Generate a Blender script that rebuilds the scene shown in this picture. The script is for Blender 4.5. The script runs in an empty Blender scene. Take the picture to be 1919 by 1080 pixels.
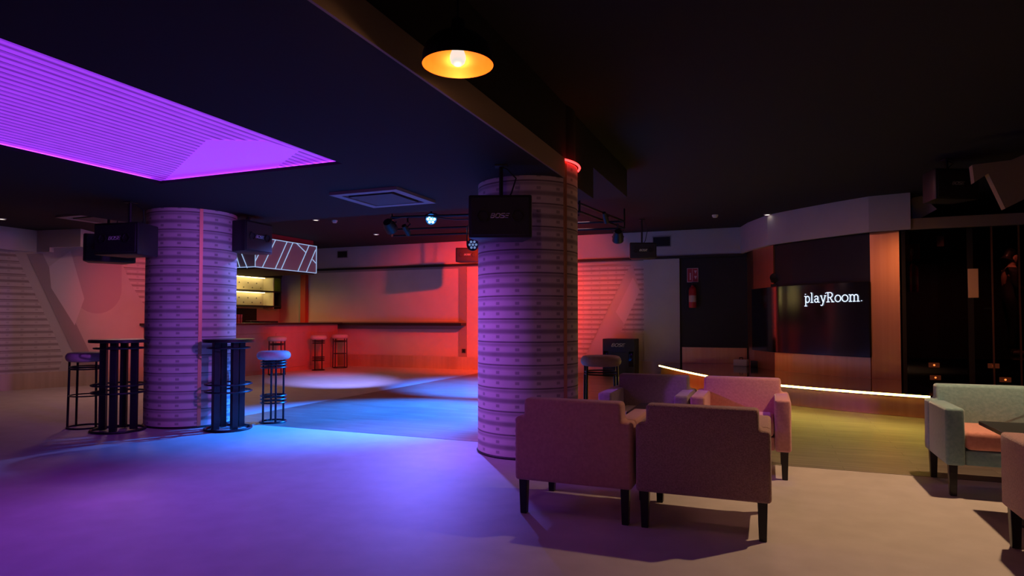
import bpy, bmesh, math, random
from mathutils import Vector, Matrix
random.seed(4)
R = math.radians
PI = math.pi
COL = bpy.context.scene.collection

# ------------------------------------------------------------ camera model
F = 1200.0; CY0 = 566.5; PITCH = R(1.6); YAW = R(21.82); H = 1.2
def ray(px, py):
    x = (px - 959.5) / F; u = -(py - CY0) / F
    f = math.cos(PITCH) - u * math.sin(PITCH)
    z = math.sin(PITCH) + u * math.cos(PITCH)
    x /= f; z /= f
    c, s = math.cos(YAW), math.sin(YAW)
    return Vector((x * c - s, x * s + c, z))
def onD(px, py, D):
    v = ray(px, py) * D; v.z += H; return v
def onZ(px, py, Z):
    v = ray(px, py); return onD(px, py, (Z - H) / v.z)
def onX(px, py, X):
    v = ray(px, py); return onD(px, py, X / v.x)
def onY(px, py, Y):
    v = ray(px, py); return onD(px, py, Y / v.y)

# ------------------------------------------------------------ materials
def mat(name, col, rough=.6, metal=0., **k):
    m = bpy.data.materials.new(name); m.use_nodes = True
    b = m.node_tree.nodes['Principled BSDF']
    b.inputs['Base Color'].default_value = (*col, 1)
    b.inputs['Roughness'].default_value = rough
    b.inputs['Metallic'].default_value = metal
    for kk, v in k.items():
        b.inputs[kk.replace('_', ' ')].default_value = v
    return m
def N(m, t, **k):
    n = m.node_tree.nodes.new(t)
    for kk, v in k.items(): setattr(n, kk, v)
    return n
def L(m, a, b): m.node_tree.links.new(a, b)
def noisy(name, col, col2, scale=8, rough=.6, metal=0., bump=0., stretch=(1, 1, 1), detail=4, **k):
    m = mat(name, col, rough, metal, **k)
    b = m.node_tree.nodes['Principled BSDF']
    tc = N(m, 'ShaderNodeTexCoord'); mp = N(m, 'ShaderNodeMapping')
    mp.inputs['Scale'].default_value = stretch
    L(m, tc.outputs['Object'], mp.inputs[0])
    n = N(m, 'ShaderNodeTexNoise'); n.inputs['Scale'].default_value = scale; n.inputs['Detail'].default_value = detail
    L(m, mp.outputs[0], n.inputs['Vector'])
    r = N(m, 'ShaderNodeValToRGB')
    r.color_ramp.elements[0].position = .3; r.color_ramp.elements[1].position = .7
    r.color_ramp.elements[0].color = (*col, 1); r.color_ramp.elements[1].color = (*col2, 1)
    L(m, n.outputs['Fac'], r.inputs[0]); L(m, r.outputs[0], b.inputs['Base Color'])
    if bump:
        bp = N(m, 'ShaderNodeBump'); bp.inputs['Strength'].default_value = bump; bp.inputs['Distance'].default_value = .01
        L(m, n.outputs['Fac'], bp.inputs['Height']); L(m, bp.outputs[0], b.inputs['Normal'])
    return m
def emit(name, col, s):
    m = mat(name, (0, 0, 0), .5)
    b = m.node_tree.nodes['Principled BSDF']
    b.inputs['Emission Color'].default_value = (*col, 1); b.inputs['Emission Strength'].default_value = s
    return m

def stripes(name, mode, base, dark, period=.2, mk=.5):
    """printed quilted-tape wallpaper: bands along u, repeating over v"""
    m = mat(name, base, .75); b = m.node_tree.nodes['Principled BSDF']
    tc = N(m, 'ShaderNodeTexCoord'); sp = N(m, 'ShaderNodeSeparateXYZ'); L(m, tc.outputs['Object'], sp.inputs[0])
    def M(op, a, bb=None, clamp=False):
        n = N(m, 'ShaderNodeMath', operation=op); n.use_clamp = clamp
        for i, x in enumerate((a, bb)):
            if x is None: continue
            if isinstance(x, (int, float)): n.inputs[i].default_value = x
            else: L(m, x, n.inputs[i])
        return n.outputs[0]
    X, Y, Z = sp.outputs
    if mode == 'cyl': u = M('MULTIPLY', M('ARCTAN2', Y, X), .47); v = Z
    elif mode == 'x': u, v = X, Z
    elif mode == 'y': u, v = Y, Z
    else: u, v = Y, X
    n = N(m, 'ShaderNodeTexNoise'); n.inputs['Scale'].default_value = 7; L(m, tc.outputs['Object'], n.inputs['Vector'])
    vv = M('DIVIDE', v, period)
    t = M('FRACT', vv)
    def band(c, w, soft):      # 1 inside |t-c|<w
        d = M('ABSOLUTE', M('SUBTRACT', t, c))
        return M('SUBTRACT', 1, M('DIVIDE', M('SUBTRACT', d, w), soft, True), True)
    line = band(.04, .016, .035)
    soft = band(.5, .05, .10)
    low = band(.92, .02, .10)
    uf = M('FRACT', M('DIVIDE', u, .19))
    ud = M('ABSOLUTE', M('SUBTRACT', uf, .5))
    um = M('SUBTRACT', 1, M('DIVIDE', M('SUBTRACT', ud, .085), .03, True), True)
    rows = M('MAXIMUM', band(.27, .05, .03), band(.72, .05, .03))
    mark = M('MULTIPLY', rows, um)
    f = M('MULTIPLY', line, .85)
    f = M('MAXIMUM', f, M('MULTIPLY', soft, .62))
    f = M('MAXIMUM', f, M('MULTIPLY', low, .45))
    f = M('MAXIMUM', f, M('MULTIPLY', mark, mk))
    f = M('ADD', f, M('MULTIPLY', M('SUBTRACT', n.outputs['Fac'], .5), .25), True)
    mx = N(m, 'ShaderNodeMix', data_type='RGBA')
    L(m, f, mx.inputs['Factor']); mx.inputs['A'].default_value = (*base, 1); mx.inputs['B'].default_value = (*dark, 1)
    L(m, mx.outputs['Result'], b.inputs['Base Color'])
    bp = N(m, 'ShaderNodeBump'); bp.inputs['Strength'].default_value = .25; bp.inputs['Distance'].default_value = .004
    bp.invert = True
    L(m, f, bp.inputs['Height']); L(m, bp.outputs[0], b.inputs['Normal'])
    return m

def add_glow(m, tint, strength):
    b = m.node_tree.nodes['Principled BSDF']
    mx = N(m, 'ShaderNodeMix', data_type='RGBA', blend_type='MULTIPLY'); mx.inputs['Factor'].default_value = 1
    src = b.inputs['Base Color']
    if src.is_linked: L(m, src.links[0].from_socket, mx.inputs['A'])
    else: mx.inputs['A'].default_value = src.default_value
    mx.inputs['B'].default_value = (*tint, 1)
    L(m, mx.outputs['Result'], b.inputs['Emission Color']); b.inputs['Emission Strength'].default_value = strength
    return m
def planks(name, c1, c2, c3):
    m = mat(name, c1, .38); b = m.node_tree.nodes['Principled BSDF']
    tc = N(m, 'ShaderNodeTexCoord')
    br = N(m, 'ShaderNodeTexBrick'); br.inputs['Scale'].default_value = 1
    br.inputs['Brick Width'].default_value = 1.1; br.inputs['Row Height'].default_value = .16
    br.inputs['Mortar Size'].default_value = .003
    br.inputs['Color1'].default_value = (*c1, 1); br.inputs['Color2'].default_value = (*c2, 1); br.inputs['Mortar'].default_value = (*[x * .4 for x in c1], 1)
    L(m, tc.outputs['Object'], br.inputs['Vector'])
    mp = N(m, 'ShaderNodeMapping'); mp.inputs['Scale'].default_value = (1.2, 14, 1); L(m, tc.outputs['Object'], mp.inputs[0])
    n = N(m, 'ShaderNodeTexNoise'); n.inputs['Scale'].default_value = 1.6; n.inputs['Detail'].default_value = 6; L(m, mp.outputs[0], n.inputs['Vector'])
    rr = N(m, 'ShaderNodeValToRGB'); rr.color_ramp.elements[0].position = .35; rr.color_ramp.elements[1].position = .7
    L(m, n.outputs['Fac'], rr.inputs[0])
    mx = N(m, 'ShaderNodeMix', data_type='RGBA'); L(m, rr.outputs[0], mx.inputs['Factor'])
    L(m, br.outputs['Color'], mx.inputs['A']); mx.inputs['B'].default_value = (*c3, 1)
    L(m, mx.outputs['Result'], b.inputs['Base Color'])
    return m

def brushed(name, c1, c2, rough=.3, sc=(9, 9, .15)):
    m = noisy(name, c1, c2, 3, rough, 1., stretch=sc)
    return m

M_black = mat('ceiling_black', (.0045, .004, .005), .9)
M_floor = noisy('pale_vinyl', (.50, .46, .43), (.57, .53, .50), 5, .55, bump=.02)
M_wood = planks('oak_planks', (.16, .135, .11), (.24, .20, .165), (.11, .09, .075))
M_wall = noisy('painted_wall', (.50, .44, .42), (.55, .49, .47), 2, .8)
M_walldk = mat('grey_frame_paint', (.25, .235, .22), .7)
M_band = noisy('band_paint', (.46, .41, .42), (.50, .45, .46), 2, .8)
M_fascia = mat('fascia_paint', (.30, .22, .15), .75)
M_dark = noisy('dark_panel', (.010, .007, .007), (.016, .011, .010), 3, .6)
M_gloss = mat('black_gloss', (.006, .005, .006), .07)
M_copper = brushed('brushed_copper', (.74, .36, .20), (.80, .41, .24), .36, (5, 5, .1))
M_copperb = noisy('brushed_copper_skirting', (.50, .38, .28), (.66, .52, .40), 3, .5, .5, stretch=(2.2, 2.2, .1))
M_stripcu = mat('copper_strip', (.75, .36, .20), .48, .5)
M_cyl = stripes('tape_wallpaper_round', 'cyl', (.74, .61, .60), (.09, .05, .06))
M_sx = stripes('tape_wallpaper_x', 'x', (.60, .52, .50), (.17, .10, .10), .22, .25)
M_sy = stripes('tape_wallpaper_y', 'y', (.60, .52, .50), (.17, .10, .10), .22, .25)
M_sc = stripes('tape_wallpaper_ceiling_glow', 'c', (.62, .50, .58), (.05, .02, .03), .15, 0)
M_cplain = mat('cove_plain_glow', (.62, .52, .60), .7)
add_glow(M_sc, (.50, .055, 1.45), 1.0); add_glow(M_cplain, (.50, .055, 1.45), 1.05)  # even purple glow put into the panels as emission
M_artdk = mat('mural_grey', (.34, .27, .28), .8)
M_artpk = mat('mural_rose', (.46, .35, .38), .8)
M_artlt = mat('mural_pale', (.62, .55, .56), .8)
M_pink = noisy('pink_velvet', (.62, .27, .27), (.72, .34, .33), 60, .85, bump=.15, Sheen_Weight=.5)
M_taupe = noisy('taupe_chenille', (.32, .17, .16), (.50, .29, .26), 130, .9, bump=.5, Sheen_Weight=.4)
M_mauve = noisy('mauve_velvet', (.30, .22, .24), (.38, .28, .30), 60, .85, bump=.15, Sheen_Weight=.5)
M_teal = noisy('teal_velvet', (.18, .33, .34), (.25, .42, .42), 50, .85, bump=.15, Sheen_Weight=.5)
M_coral = noisy('coral_velvet', (.62, .25, .19), (.72, .31, .24), 50, .85, bump=.15, Sheen_Weight=.4)
M_stool = noisy('stool_vinyl', (.50, .42, .40), (.58, .48, .46), 30, .6, bump=.1)
M_leg = mat('black_lacquer', (.012, .010, .012), .35)
M_steel = mat('black_steel', (.015, .015, .022), .38, .3)
M_plas = mat('black_plastic', (.014, .013, .016), .5)
M_grille = noisy('speaker_grille', (.012, .011, .014), (.022, .020, .024), 200, .6, bump=.3)
M_logo = mat('silver_logo', (.6, .57, .55), .3, .6)
M_chrome = mat('chrome', (.55, .55, .58), .25, 1.)
M_gold = noisy('gold_leaf', (.80, .27, .03), (.88, .32, .045), 12, .38, .55)
M_white = mat('white_plastic', (.6, .56, .56), .5)
M_vent = mat('vent_grey', (.30, .26, .27), .6)
M_red = mat('extinguisher_red', (.45, .02, .03), .35)
M_redsign = mat('sign_red', (.45, .03, .05), .5)
M_barfront = noisy('bar_front_wood', (.42, .22, .18), (.50, .27, .22), 3, .5, stretch=(1, 1, .3))
M_bartop = mat('bar_top_black', (.015, .013, .014), .3)
M_ply = noisy('bar_end_wood', (.26, .17, .10), (.40, .27, .16), 4, .5, stretch=(6, 6, .3))
M_redpaint = mat('red_paint', (.55, .06, .03), .6)
M_yellowp = mat('shelf_laminate', (.70, .60, .42), .4)
M_glassy = mat('smoked_acrylic', (.42, .36, .40), .35)
M_skin = mat('skin', (.45, .26, .18), .55)
M_cloth = noisy('black_cloth', (.012, .012, .014), (.022, .022, .025), 20, .8)
M_hair = mat('black_hair', (.012, .009, .008), .5)
M_shoe = mat('grey_shoe', (.30, .28, .28), .5)
E_bulb = emit('bulb_glow', (1., .95, .85), .8)
E_yellow = emit('led_yellow', (1., .69, .11), 26)
E_red = emit('led_red', (1., .02, .02), 9)
E_neon = emit('neon_cyan', (.42, .62, 1.), .9)
E_white = emit('sign_white', (.62, .76, 1.), 1.6)
E_blue = emit('led_blue_white', (.12, .55, 1.), 25)
E_lensblue = emit('lens_blue', (.02, .18, .8), .7)
E_blued = emit('led_blue_dim', (.3, .45, .9), .5)
E_orange = emit('step_light_glow', (1., .25, .05), 6)
E_orangd = emit('step_plate_glow', (1., .22, .08), .16)
E_purple = emit('led_purple', (.32, .035, 1.), 15)
E_dl = emit('downlight_glow', (1., .9, .75), 3)
E_shelf = emit('shelf_light', (1., .80, .30), 14)
E_shelfc = emit('shelf_led_cubby', (.9, .85, .02), .8)

# ------------------------------------------------------------ mesh builder
class MB:
    def __init__(s): s.v = []; s.f = []; s.m = []; s.cur = 0
    def add(s, vs, fs):
        o = len(s.v); s.v += [tuple(v) for v in vs]; s.f += [tuple(i + o for i in f) for f in fs]; s.m += [s.cur] * len(fs); return s
    def box(s, x0, x1, y0, y1, z0, z1, M=None):
        vs = [Vector((x, y, z)) for z in (z0, z1) for y in (y0, y1) for x in (x0, x1)]
        if M: vs = [M @ v for v in vs]
        return s.add(vs, [(0, 2, 3, 1), (4, 5, 7, 6), (0, 1, 5, 4), (2, 6, 7, 3), (0, 4, 6, 2), (1, 3, 7, 5)])
    def taper(s, cx, cy, z0, z1, a0, a1):
        vs = []
        for z, a in ((z0, a0), (z1, a1)):
            for dy in (-a, a):
                for dx in (-a, a): vs.append((cx + dx, cy + dy, z))
        return s.add(vs, [(0, 2, 3, 1), (4, 5, 7, 6), (0, 1, 5, 4), (2, 6, 7, 3), (0, 4, 6, 2), (1, 3, 7, 5)])
    def prism(s, poly, d):
        """poly: list of Vector, extruded by vector d"""
        n = len(poly); d = Vector(d); poly = [Vector(p) for p in poly]
        vs = poly + [p + d for p in poly]
        fs = [tuple(range(n))[::-1], tuple(range(n, 2 * n))] + [(i, (i + 1) % n, n + (i + 1) % n, n + i) for i in range(n)]
        return s.add(vs, fs)
    def flat(s, poly): return s.add(poly, [tuple(range(len(poly)))])
    def tube(s, pts, r, n=8, closed=False, caps=True):
        pts = [Vector(p) for p in pts]; k = len(pts); vs = []; prev = None
        for i, p in enumerate(pts):
            a = pts[i - 1] if (i or closed) else p; b = pts[(i + 1) % k] if (i < k - 1 or closed) else p
            t = (b - a).normalized()
            if prev is None:
                up = Vector((0, 0, 1)) if abs(t.z) < .9 else Vector((1, 0, 0))
                s1 = t.cross(up).normalized()
            else:
                s1 = (prev - t * prev.dot(t)).normalized()
            prev = s1; s2 = t.cross(s1)
            rr = r[i] if isinstance(r, (list, tuple)) else r
            for j in range(n):
                an = 2 * PI * j / n; vs.append(p + (s1 * math.cos(an) + s2 * math.sin(an)) * rr)
        fs = []
        for i in range(k if closed else k - 1):
            for j in range(n):
                a = i * n + j; b = i * n + (j + 1) % n; c = ((i + 1) % k) * n + (j + 1) % n; d = ((i + 1) % k) * n + j
                fs.append((a, b, c, d))
        if not closed and caps: fs += [tuple(range(n))[::-1], tuple(range((k - 1) * n, k * n))]
        return s.add(vs, fs)
    def ring(s, c, rad, r, n=36, m=8, a0=0, a1=2 * PI):
        full = abs(a1 - a0 - 2 * PI) < 1e-6
        k = n if full else n + 1
        return s.tube([(c[0] + rad * math.cos(a0 + (a1 - a0) * i / n), c[1] + rad * math.sin(a0 + (a1 - a0) * i / n), c[2]) for i in range(k)], r, m, closed=full)
    def lathe(s, prof, n=32, c=(0, 0, 0), M=None, a0=0, a1=2 * PI):
        vs = []; k = len(prof)
        for i in range(n):
            an = 2 * PI * i / n
            for r, z in prof: vs.append(Vector((c[0] + r * math.cos(an), c[1] + r * math.sin(an), c[2] + z)))
        if M: vs = [M @ v for v in vs]
        fs = []
        for i in range(n):
            for j in range(k - 1):
                a = i * k + j; b = ((i + 1) % n) * k + j
                fs.append((a, b, b + 1, a + 1))
        return s.add(vs, fs)
    def build(s, name, mats, parent=None, bevel=0, seg=2, smooth=True, loc=None):
        me = bpy.data.meshes.new(name); me.from_pydata([tuple(v) for v in s.v], [], s.f)
        if not isinstance(mats, (list, tuple)): mats = [mats]
        for m in mats: me.materials.append(m)
        for p, mi in zip(me.polygons, s.m): p.material_index = mi
        bm = bmesh.new(); bm.from_mesh(me)
        bmesh.ops.remove_doubles(bm, verts=bm.verts, dist=1e-5)
        bmesh.ops.recalc_face_normals(bm, faces=bm.faces)
        if bevel:
            es = [e for e in bm.edges if len(e.link_faces) == 2 and e.calc_face_angle(0) > .5]
            bmesh.ops.bevel(bm, geom=es, offset=bevel, segments=seg, affect='EDGES', profile=.5, clamp_overlap=True)
        bm.to_mesh(me); bm.free()
        if smooth:
            for p in me.polygons: p.use_smooth = True
            try: me.set_sharp_from_angle(angle=R(40))
            except Exception: pass
        o = bpy.data.objects.new(name, me); COL.objects.link(o)
        if loc is not None: o.location = loc
        if parent: o.parent = parent
        return o

def tag(o, label, cat, group=None, kind=None):
    if label: o['label'] = label
    if cat: o['category'] = cat
    if group: o['group'] = group
    if kind: o['kind'] = kind
    return o
def empty(name, loc=(0, 0, 0), rz=0, label=None, cat=None, group=None):
    o = bpy.data.objects.new(name, None); COL.objects.link(o)
    o.location = loc; o.rotation_euler = (0, 0, rz); o.empty_display_size = .1
    return tag(o, label, cat, group)
def struct(o): o['kind'] = 'structure'; return o
def copy_tree(o, loc=None, rz=None, label=None, parent=None):
    c = o.copy(); COL.objects.link(c)
    if parent is not None: c.parent = parent
    for ch in list(o.children): copy_tree(ch, parent=c)
    if loc is not None: c.location = loc
    if rz is not None: c.rotation_euler = (0, 0, rz)
    if label: c['label'] = label
    return c

Z_HI, Z_MID, Z_LOW = 3.12, 2.77, 2.45
YF = 14.1          # far wall
# ================================================================ SETTING
b = MB(); b.box(-14.5, 6, -3.2, 5.76, -.05, 0); b.box(-14.5, -6.1, 5.76, 14.6, -.05, 0)
struct(b.build('floor', M_floor, smooth=False))
b = MB(); b.box(-6.1, 6, 5.76, 14.6, -.05, .002)
struct(b.build('floor.001', M_wood, smooth=False))

# ceilings: high level, mid level, dropped soffit with light cove
b = MB()
b.box(-14.5, 6, -3.2, 14.6, Z_HI, Z_HI + .1)
b.box(-14.5, -1.66, 6.4, 8.1, Z_MID, Z_HI)
b.box(-14.5, -9.0, 8.1, 9.6, Z_MID, Z_HI)
b.box(-14.5, -7.6, 0, 6.4, Z_MID, Z_HI)
CX0, CX1, CYa, CYb = -5.16, -3.15, -.6, 4.22       # cove opening
K0, K1, Ka, Kb = CX0 - .16, CX1 + .16, CYa - .16, CYb + .16
for (x0, x1, y0, y1) in ((-7.6, K0, -3.2, 6.4), (K1, -1.66, -3.2, 6.4), (K0, K1, -3.2, Ka), (K0, K1, Kb, 6.4)):
    b.box(x0, x1, y0, y1, Z_LOW, Z_HI)
for (x0, x1, y0, y1) in ((K0, CX0, Ka, Kb), (CX1, K1, Ka, Kb), (CX0, CX1, Ka, CYa), (CX0, CX1, CYb, Kb)):
    b.box(x0, x1, y0, y1, Z_LOW, Z_LOW + .025)
struct(b.build('ceiling', M_black, smooth=False))
ZP = Z_LOW + .06
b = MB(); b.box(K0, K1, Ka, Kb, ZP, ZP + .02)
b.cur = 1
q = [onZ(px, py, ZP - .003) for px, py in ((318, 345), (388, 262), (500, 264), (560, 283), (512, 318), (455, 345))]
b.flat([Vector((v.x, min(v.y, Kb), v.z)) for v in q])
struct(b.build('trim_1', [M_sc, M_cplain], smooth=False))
# fascia along the dropped soffit's right edge
b = MB(); b.box(-1.66, -1.645, -3.2, 5.36, Z_LOW, Z_LOW + .17)
struct(b.build('trim_2', M_fascia, smooth=False))

# LED strips lying in the cove
e = empty('led_strip', ((CX0 + CX1) / 2, 2, Z_LOW + .03), 0, 'purple light strips hidden round the rim of the ceiling recess', 'led strip')
for (x0, x1, y0, y1) in ((K0 + .02, K0 + .04, CYa, CYb), (K1 - .04, K1 - .02, CYa, CYb), (CX0, CX1, Kb - .04, Kb - .02), (CX0, CX1, Ka + .02, Ka + .04)):
    b = MB(); b.box(x0, x1, y0, y1, Z_LOW + .03, Z_LOW + .045)
    o = b.build('strip', E_purple, e, smooth=False); o.location = (-e.location[0], -e.location[1], -e.location[2])

# walls
def wallbox(name, p, q, z0, z1, th, m, kind=True):
    p = Vector((p[0], p[1], 0)); q = Vector((q[0], q[1], 0)); n = Vector((-(q - p).y, (q - p).x, 0)).normalized() * th
    b = MB(); b.prism([p + Vector((0, 0, z0)), q + Vector((0, 0, z0)), q + n + Vector((0, 0, z0)), p + n + Vector((0, 0, z0))], (0, 0, z1 - z0))
    return b.build(name, m, smooth=False)
WL0, WL1 = Vector((-12.07, 6.84, 0)), Vector((-11.44, 8.67, 0))
dl = (WL1 - WL0).normalized(); nl = Vector((dl.y, -dl.x, 0))     # into the room
WA = WL0 - dl * 3.2; WB = WL0 + dl * 2.25
# left wall with mural
def onL(px, py, off=0):                     # pixel -> left wall plane
    r = ray(px, py); t = ((WL0 + nl * off)).dot(nl) / (Vector((r.x, r.y, 0)).dot(nl)); v = r * t; v.z += H; return v
b = MB(); b.prism([WA, WB, WB - nl * .2, WA - nl * .2], (0, 0, Z_HI))
struct(b.build('wall_left', M_wall, smooth=False))
b = MB()
b.cur = 0
b.flat([onL(*p, .006) for p in ((-260, 446), (28, 474), (70, 560), (104, 632), (118, 668), (108, 702), (-260, 742))])
b.flat([onL(*p, .006) for p in ((222, 478), (300, 486), (300, 600), (266, 566), (244, 530))])
b.cur = 1; b.flat([onL(*p, .007) for p in ((50, 476), (80, 476), (182, 690), (150, 690))])
b.cur = 2
cc = [(182 + 46 * math.cos(a), 542 + 46 * math.sin(a)) for a in [PI * i / 16 for i in range(17)]]
b.flat([onL(*p, .008) for p in cc + [(136, 480), (228, 480)]])
b.cur = 3; b.flat([onL(*p, .009) for p in ((92, 500), (132, 470), (158, 560), (140, 610), (96, 540))])
struct(b.build('trim_3', [M_sy, M_artdk, M_artpk, M_artlt], smooth=False))
b = MB(); b.prism([WA + nl * .0, WB, WB + nl * .02, WA + nl * .02], (0, 0, .28))
struct(b.build('baseboard_left', M_copperb, smooth=False))
# zigzag bulkhead band on the left
def band(name, pts, z0, z1, m, th=.08):
    for i, (a, c) in enumerate(zip(pts, pts[1:])): pass
    b = MB()
    n = len(pts)
    ins = [Vector((p[0], p[1], z0)) for p in pts]; outs = []
    for i, p in enumerate(ins):
        a = ins[max(i - 1, 0)]; c = ins[min(i + 1, n - 1)]; t = (c - a).normalized(); nn = Vector((-t.y, t.x, 0))
        outs.append(p + nn * th)
    for i in range(n - 1):
        b.prism([ins[i], ins[i + 1], outs[i + 1], outs[i]], (0, 0, z1 - z0))
    return struct(b.build(name, m, smooth=False))
lb = [onD(px, 500, D) for px, D in ((-120, 9.7), (0, 10.65), (68, 11.2), (92, 11.12))]
band('trim_4', lb, 2.39, Z_MID, M_band)
lb = [onD(px, 500, D) for px, D in ((92, 11.12), (150, 10.98), (192, 11.7), (300, 12.6))]
band('trim_18', lb, 2.465, Z_MID, M_band)
# side / back walls closing the room
wallbox('wall_back', (-14.4, -3.1), (6, -3.1), 0, Z_HI, -.1, M_wall)['kind'] = 'structure'
wallbox('wall_right', (5.4, -3.1), (5.4, 14.6), 0, Z_HI, -.1, M_dark)['kind'] = 'structure'
wallbox('wall_left.001', (-14.4, -3.1), (-14.4, 14.6), 0, Z_HI, .1, M_wall)['kind'] = 'structure'
# behind the bar
XB = -12.6
wallbox('wall_left.002', (XB, 9.0), (XB, 14.3), 0, Z_HI, .1, M_wall)['kind'] = 'structure'
# far wall : lit plaster with framed recessed panels
XE = -1.76
b = MB(); b.box(XB, XE, YF, YF + .2, 0, Z_HI)
b.cur = 1
fr = .035
for (x0, x1, z0, z1) in ((-11.53, -6.83, 2.47, 2.56), (-7.03, -6.83, .3, 2.47), (-11.53, -7.03, .97, 1.16), (-6.83, -1.76, 2.50, 2.56)):
    b.box(x0, x1, YF - fr, YF, z0, z1)
b.cur = 2; b.box(-11.78, -11.62, YF - .12, YF, 0, 2.56)
struct(b.build('wall_far', [M_wall, M_walldk, M_redpaint], smooth=False))
b = MB(); b.box(XE, 2.4, YF, YF + .2, 0, Z_HI); struct(b.build('wall_far.001', M_dark, smooth=False))
# striped mural part of the far wall, right of the big pillar
def oF(px, py, off): return onY(px, py, YF - off)
b = MB()
b.flat([oF(*p, .02) for p in ((1040, 495), (1183, 497), (1171, 515), (1105, 650), (1095, 672), (1040, 676))])
b.flat([oF(*p, .02) for p in ((1186, 500), (1207, 500), (1207, 627), (1164, 622), (1199, 545))])
b.cur = 1; b.flat([oF(*p, .021) for p in ((1186, 520), (1199, 545), (1170, 608), (1154, 585))])
b.cur = 2; b.box(oF(1207, 500, 0).x, XE, YF - .06, YF, .0, 2.52)
struct(b.build('trim_5', [M_sx, M_artlt, M_wall], smooth=False))
b = MB(); b.box(-11.5, -2.55, YF - .06, YF - .036, 0, .30); b.box(-2.55, -1.9, YF - .085, YF - .061, 0, .30)
struct(b.build('baseboard_far', M_copperb, smooth=False))
# bulkhead band round the far and right side
bandpts = [(-12.6, YF - .1), (-4, YF - .1), (-.52, YF - .1), (-.36, 13.40), (.0, 12.56), (.31, 12.23), (.61, 11.95), (1.03, 11.58), (1.46, 11.25), (2.0, 11.13)]
band('trim_6', bandpts, 2.57, Z_HI, M_band, .09)
band('trim_7', [(2.0, 11.17), (2.6, 11.15), (5.4, 11.15)], 2.57, 2.73, M_fascia, .1)
b = MB(); b.box(-12.6, -.4, YF - .13, YF - .01, 2.52, 2.57); struct(b.build('trim_8', M_dark, smooth=False))  # dark strip drawn for the black gap and shadow line under the band
# folded plaster soffit hanging at the top right
pl = [onY(px, py, 8.1) for px, py in ((1822, 309), (1895, 300), (1935, 283), (1935, 366), (1884, 391), (1852, 325), (1826, 342))]
b = MB(); b.prism(pl, (0, .12, 0)); struct(b.build('trim_9', M_fascia, smooth=False))
tri = [onD(1709, 372, 10.0), onD(1722, 362, 9.9), onD(1756, 392, 9.6), onD(1711, 417, 10.0)]
b = MB(); b.prism(tri, (0, .08, 0)); struct(b.build('trim_10', M_band, smooth=False))

# stage back wall (curved), copper parts
sw = [(-.24, 13.42), (.12, 12.63), (.40, 12.33), (.69, 12.06), (1.10, 11.70), (1.49, 11.41)]
def ribbon(name, pts, z0, z1, th, m, parent=None, smooth=False):
    b = MB(); ins = [Vector((p[0], p[1], z0)) for p in pts]; n = len(pts); outs = []
    for i, p in enumerate(ins):
        a = ins[max(i - 1, 0)]; c = ins[min(i + 1, n - 1)]; t = (c - a).normalized()
        outs.append(p + Vector((-t.y, t.x, 0)) * th)
    vs = ins + outs; vs += [v + Vector((0, 0, z1 - z0)) for v in vs]; k = 2 * n
    fs = [(0, n, k + n, k), (n - 1, k + n - 1, k + 2 * n - 1, 2 * n - 1)]
    for i in range(n - 1):
        fs += [(i, i + 1, k + i + 1, k + i), (n + i, k + n + i, k + n + i + 1, n + i + 1), (i, n + i, n + i + 1, i + 1), (k + i, k + i + 1, k + n + i + 1, k + n + i)]
    b.add(vs, fs)
    return b.build(name, m, parent, smooth=smooth)
struct(ribbon('wall_stage', sw, .29, 2.565, .12, M_dark))
struct(ribbon('trim_11', sw, .285, .61, -.025, M_copper))
struct(ribbon('trim_12', sw[:2], 1.78, 2.57, -.03, M_copper))
b = MB(); b.prism([Vector((-.40, YF, .28)), Vector((-.24, 13.42, .28)), Vector((-.20, 13.44, .28)), Vector((-.2, YF, .28))], (0, 0, 2.3))
struct(b.build('trim_13', M_copper, smooth=False))
b = MB(); b.prism([Vector((1.49, 11.40, 0)), Vector((1.87, 11.29, 0)), Vector((1.9, 11.5, 0)), Vector((1.5, 11.6, 0))], (0, 0, 2.57))
struct(b.build('trim_14', M_copper, smooth=False))
b = MB(); b.box(-1.72, -.42, YF - .03, YF - .001, .285, .62); struct(b.build('trim_15', M_copper, smooth=False))

# ================================================================ STAGE
def catmull(p, n=6):
    p = [Vector((*q, 0)) for q in p]; P = [p[0] * 2 - p[1]] + p + [p[-1] * 2 - p[-2]]; out = []
    for i in range(1, len(P) - 2):
        for k in range(n):
            t = k / n; a, b_, c, d = P[i - 1:i + 3]
            out.append(.5 * ((2 * b_) + (c - a) * t + (2 * a - 5 * b_ + 4 * c - d) * t * t + (3 * b_ - a - 3 * c + d) * t ** 3))
    out.append(p[-1]); return out
sf = catmull([(-2.06, 13.2), (-1.46, 11.98), (-.88, 10.95), (-.3, 10.25), (.24, 9.81), (1.0, 9.38), (1.80, 9.06)])
st = empty('stage', (0, 11.5, 0), 0, 'low curved stage with black gloss deck and copper riser below the sign', 'stage')
def loc0(o, e): o.location = Vector(o.location) - Vector(e.location); return o
outline = [Vector((p.x, p.y, 0)) for p in sf] + [Vector((2.0, 9.3, 0)), Vector((2.0, 11.26, 0)), Vector((1.5, 11.36, 0))] + [Vector((x + .02, y - .03, 0)) for x, y in reversed(sw[:-1])] + [Vector((-.30, YF - .04, 0)), Vector((-2.06, YF - .1, 0))]
b = MB(); b.prism([v + Vector((0, 0, .255)) for v in outline], (0, 0, .03)); loc0(b.build('deck', M_gloss, st, smooth=False), st)
inner = [(p.x + .02, p.y + .03) for p in sf]
loc0(ribbon('riser', inner, .005, .25, .04, M_copper, st, smooth=True), st)
b = MB(); b.tube([(p.x - .005, p.y - .012, .272) for p in sf], .013, 8); loc0(b.build('led_strip', E_yellow, st), st)

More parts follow.
